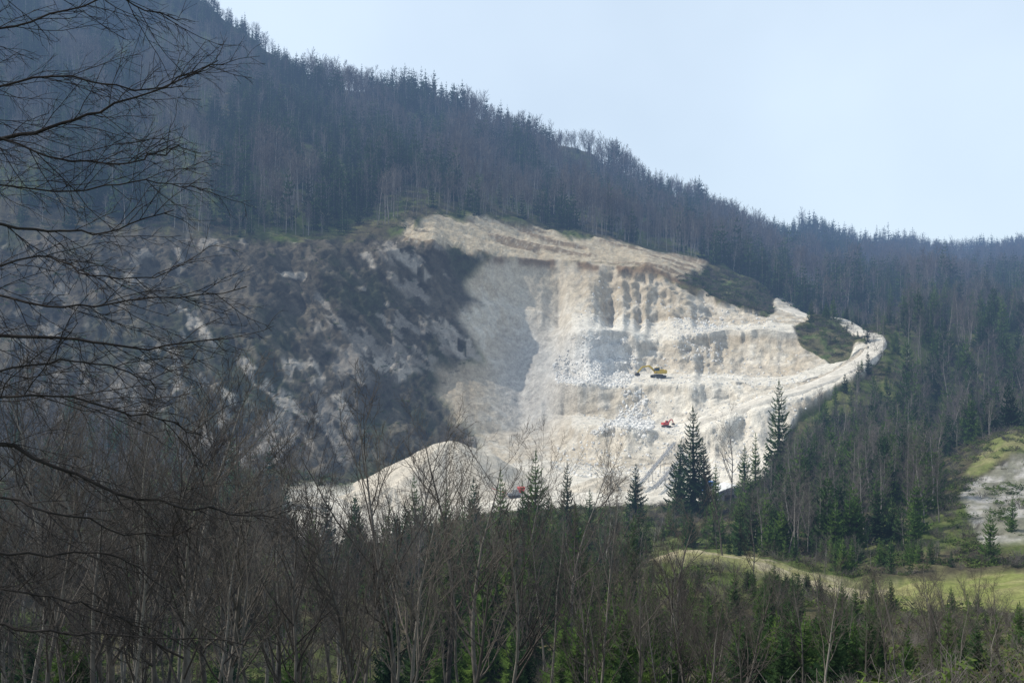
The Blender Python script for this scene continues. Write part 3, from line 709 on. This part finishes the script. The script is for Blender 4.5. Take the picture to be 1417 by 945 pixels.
MB().box((0,0,1.5),(7,2.2,.9)).box((-.5,0,2.5),(3,2,1.6)).done('body',M_gry,e)
MB().prof([(-4.6,4.4),(-3.8,2.2),(-2,2.2),(-1.2,4.4)],-1.5,1.5).done('hopper',M_red,e)
MB().beam((2,0,1.2),(10,0,4.2),.9,.25).beam((5,-.4,0),(5,-.4,2.3),.15,.15).beam((5,.4,0),(5,.4,2.3),.15,.15).done('conveyor',M_red,e)
def conveyor(u0,d0,u1,d1,lab,h0,h1):
    a=Vector(pos(u0,d0,0))+Vector((0,0,h0));b=Vector(pos(u1,d1,0))+Vector((0,0,h1))
    e=bpy.data.objects.new('conveyor_belt',None);col.objects.link(e);e.location=(a.x,a.y,a.z-h0);e['label']=lab;e['category']='conveyor';e['group']='inclined conveyors in the quarry'
    A=Vector((0,0,h0));Bv=b-Vector(e.location);dd=(Bv-A);side=Vector((-dd.y,dd.x,0)).normalized()*.4;up=Vector((0,0,.7));n=14
    m=MB()
    for s_ in (-1,1):
        m.beam(A+side*s_,Bv+side*s_,.1,.1,0);m.beam(A+side*s_+up,Bv+side*s_+up,.1,.1,0)
        for i in range(n):
            p=A+dd*(i/n);q=A+dd*((i+1)/n);m.beam(p+side*s_,q+side*s_+up,.06,.06,0);m.beam(p+side*s_,p+side*s_+up,.06,.06,0)
    m.done('frame',M_gry,e)
    MB().beam(A+up*.5,Bv+up*.5,.7,.1,0).done('belt',M_gry,e)
    for t in (.3,.62,.95):
        p=A+dd*t;w=e.location+p;gz=gh(w.x/w.y*F+CU,w.y)-e.location.z-.3
        MB().beam((p.x-side.x,p.y-side.y,p.z),(p.x-side.x*1.6,p.y-side.y*1.6,gz),.12,.12,0).beam((p.x+side.x,p.y+side.y,p.z),(p.x+side.x*1.6,p.y+side.y*1.6,gz),.12,.12,0).done('leg',M_gry,e)
conveyor(884,240,934,274,'long grey steel conveyor climbing from floor to bench',1.5,1.2)
conveyor(905,236,946,270,'second grey lattice conveyor beside the first one',1.5,1.2)
e=root('dump_truck',978,232,.9,'blue dump truck parked on pale quarry floor','truck',1.0,.05)
for x in (-2.6,-1.3,2.3):
    for y in (-1.05,1.05):
        w=MB().cyl((x,y,.52),.52,.35).done('wheel',M_blk,e)
MB().box((0,0,.85),(7,1.0,.3)).done('chassis',M_blk,e)
c=MB().box((2.6,0,1.9),(1.9,2.3,1.9),bev=.15,taper=(.85,.93)).done('cab',M_blu,e)
MB().box((3.05,0,2.2),(1.0,2.0,.7),bev=.03).done('window',M_gls,c)
MB().prof([(-3.8,2.6),(-3.5,1.2),(1.3,1.1),(1.5,2.7)],-1.2,1.2).done('bed',M_blu,e)
e=root('equipment_shed',1010,222,.25,'small grey quarry shed with dark doorway on floor edge','shed',1,-.1)
w=MB().box((0,0,1.6),(9,5,3.2),bev=.03).done('wall',M_gry,e)
MB().prof([(-4.9,3.1),(0,4.5),(4.9,3.1),(4.9,3.3),(0,4.75),(-4.9,3.3)],-2.9,2.9).done('roof',M_whi,e)
MB().box((-1.5,-2.52,1.2),(2.6,.08,2.4),bev=.01).done('door',M_blk,e)
MB().box((2.2,-2.52,1.9),(1.4,.08,.9),bev=.01).done('window',M_gls,e)
# ---------------------------------------------------------------- overhanging tree
T=Tu();K=Tu();rg=np.random.default_rng(5)
tx,ty=-6.3,6.6
tz0=gh(tx/ty*F+CU,ty)
K.poly([np.array([tx,ty,tz0-.4]),np.array([tx+.1,ty,-.5]),np.array([tx,ty+.1,2]),np.array([tx+.15,ty,5]),np.array([tx,ty,8])],[.26,.21,.17,.12,.05],10)
limbs=[([(-60,55),(120,10),(230,-50)],.010),([(-60,130),(90,100),(200,130),(310,85)],.011),([(-60,205),(60,180),(150,150),(300,85)],.022),([(-60,250),(90,268),(200,250),(280,262)],.009),([(-60,305),(60,318),(140,324),(240,290)],.015),([(-60,400),(80,425),(180,418),(340,400)],.013),([(-60,465),(100,468),(200,482),(310,470)],.018),([(-60,520),(80,498),(160,505),(230,540)],.010),([(-60,560),(60,545),(180,570),(280,600)],.009),([(-60,590),(60,640),(180,690),(290,705),(385,718)],.018),([(-60,680),(60,700),(190,740),(260,735)],.009),([(-60,762),(80,768),(160,768),(230,812)],.014),([(-60,860),(60,872),(160,880),(345,886)],.014),([(-60,-40),(100,-30),(240,30)],.010),([(-60,160),(60,215),(180,230),(250,200)],.009),([(-60,800),(100,830),(200,870)],.009),([(-60,380),(60,350),(140,385),(230,380)],.008)]
def ribbon_twigs(pts,rad,lv):
    P_=np.array(pts);n=len(P_)-1
    Ls=np.linalg.norm(P_[1:]-P_[:-1],axis=1).sum()
    nk=int(Ls/[.11,.085,.065][lv])
    for k in range(nk):
        t=(k+rg.random())/nk
        x=t*n;i=min(int(x),n-1);q=P_[i]+(P_[i+1]-P_[i])*(x-i);dd=nrm(P_[i+1]-P_[i])
        a=nrm(np.cross(dd,rg.normal(0,1,3)+np.array([0,2.2*rg.choice([-1,1]),0])))
        an=math.radians(rg.uniform(22,50));nd2=dd*math.cos(an)+a*math.sin(an)
        L2=[rg.uniform(.2,.9),rg.uniform(.12,.4),rg.uniform(.05,.16)][lv]*(1-.45*t)
        m=[6,4,2][lv];pp_=[q];d2=nd2
        for j in range(m):
            d2=nrm(d2+rg.normal(0,.12,3)+dd*.10+np.array([0,0,-.02]));pp_.append(pp_[-1]+d2*L2/m)
        r0=[.0038,.0022,.0015][lv]
        T.poly(pp_,np.linspace(r0,r0*.55,m+1),3)
        if lv<2: ribbon_twigs(pp_,r0,lv+1)
for pts,r in limbs:
    dep=rg.uniform(5.2,7.4)
    w=[]
    for i,(u,v) in enumerate(pts):
        dd_=dep+rg.normal(0,.15)+i*.1;w.append(np.array([(u-CU)/F*dd_,dd_,(CV-v)/F*dd_]))
    st=np.array([tx+.05,ty,w[0][2]-.5+.1*rg.normal()])
    w=np.array([st]+w)
    t=np.linspace(0,len(w)-1,22);W2=np.stack([np.interp(t,range(len(w)),w[:,k]) for k in range(3)],-1)
    for k in range(3):
        W2[1:-1,k]=(W2[:-2,k]+2*W2[1:-1,k]+W2[2:,k])/4
    W2[1:]+=rg.normal(0,.012,W2[1:].shape)
    for a_ in range(0,21): T.poly([W2[a_],W2[a_+1]],[r*1.1+(.004-r*1.1)*a_/21,r*1.1+(.004-r*1.1)*(a_+1)/21],6)
    ribbon_twigs(list(W2[5:]),r,0)
e=bpy.data.objects.new('bare_tree',None);col.objects.link(e);e.location=(tx,ty,tz0)
e['label']='large leafless tree with long dark branches sweeping over slope';e['category']='tree';e['group']='leafless trees on the valley slopes'
for nm,TT in (('trunk',K),('crown',T)):
    me=TT.mesh('overhang_'+nm,M_dark);o=bpy.data.objects.new(nm,me);o.parent=e;o.matrix_parent_inverse=Matrix.Translation((-tx,-ty,-tz0));col.objects.link(o)
# ---------------------------------------------------------------- light, world, camera
S=Vector((-.70,.10,.70)).normalized()
sun=bpy.data.lights.new('sun','SUN');sun.energy=4.3;sun.angle=math.radians(.5);sun.color=(1,.94,.84)
so=bpy.data.objects.new('sun',sun);col.objects.link(so);so.rotation_euler=S.to_track_quat('Z','Y').to_euler();so.location=(0,0,100)
w=bpy.data.worlds.new('World');sc.world=w;w.use_nodes=True;nt=w.node_tree
for n in list(nt.nodes): nt.nodes.remove(n)
sk=nd(nt,'ShaderNodeTexSky',sky_type='NISHITA');sk.sun_disc=False;sk.sun_elevation=math.asin(S.z);sk.sun_rotation=math.atan2(S.x,S.y)%(2*math.pi)
sk.air_density=1.0;sk.dust_density=3.0;sk.ozone_density=1.5;sk.altitude=600
tc=nd(nt,'ShaderNodeTexCoord');cn=nd(nt,'ShaderNodeTexNoise');cn.inputs['Scale'].default_value=2.2;cn.inputs['Detail'].default_value=4
nt.links.new(tc.outputs['Generated'],cn.inputs['Vector'])
mr=nd(nt,'ShaderNodeMapRange');mr.inputs['From Min'].default_value=.35;mr.inputs['From Max'].default_value=.65;mr.inputs['To Min'].default_value=.60;mr.inputs['To Max'].default_value=.76
nt.links.new(cn.outputs['Fac'],mr.inputs['Value'])
hz=nd(nt,'ShaderNodeMix',data_type='RGBA');hz.inputs[7].default_value=(6.8,8.05,9.3,1)
nt.links.new(mr.outputs[0],hz.inputs[0])
nt.links.new(sk.outputs[0],hz.inputs[6])
bg=nd(nt,'ShaderNodeBackground');bg.inputs[1].default_value=.13;nt.links.new(hz.outputs[2],bg.inputs[0])
wo=nd(nt,'ShaderNodeOutputWorld');nt.links.new(bg.outputs[0],wo.inputs[0])
cam=bpy.data.cameras.new('camera');cam.sensor_width=36;cam.lens=36*F/1417;cam.clip_end=20000;cam.clip_start=.1
co=bpy.data.objects.new('camera',cam);col.objects.link(co);co.rotation_euler=(math.pi/2,0,0);sc.camera=co
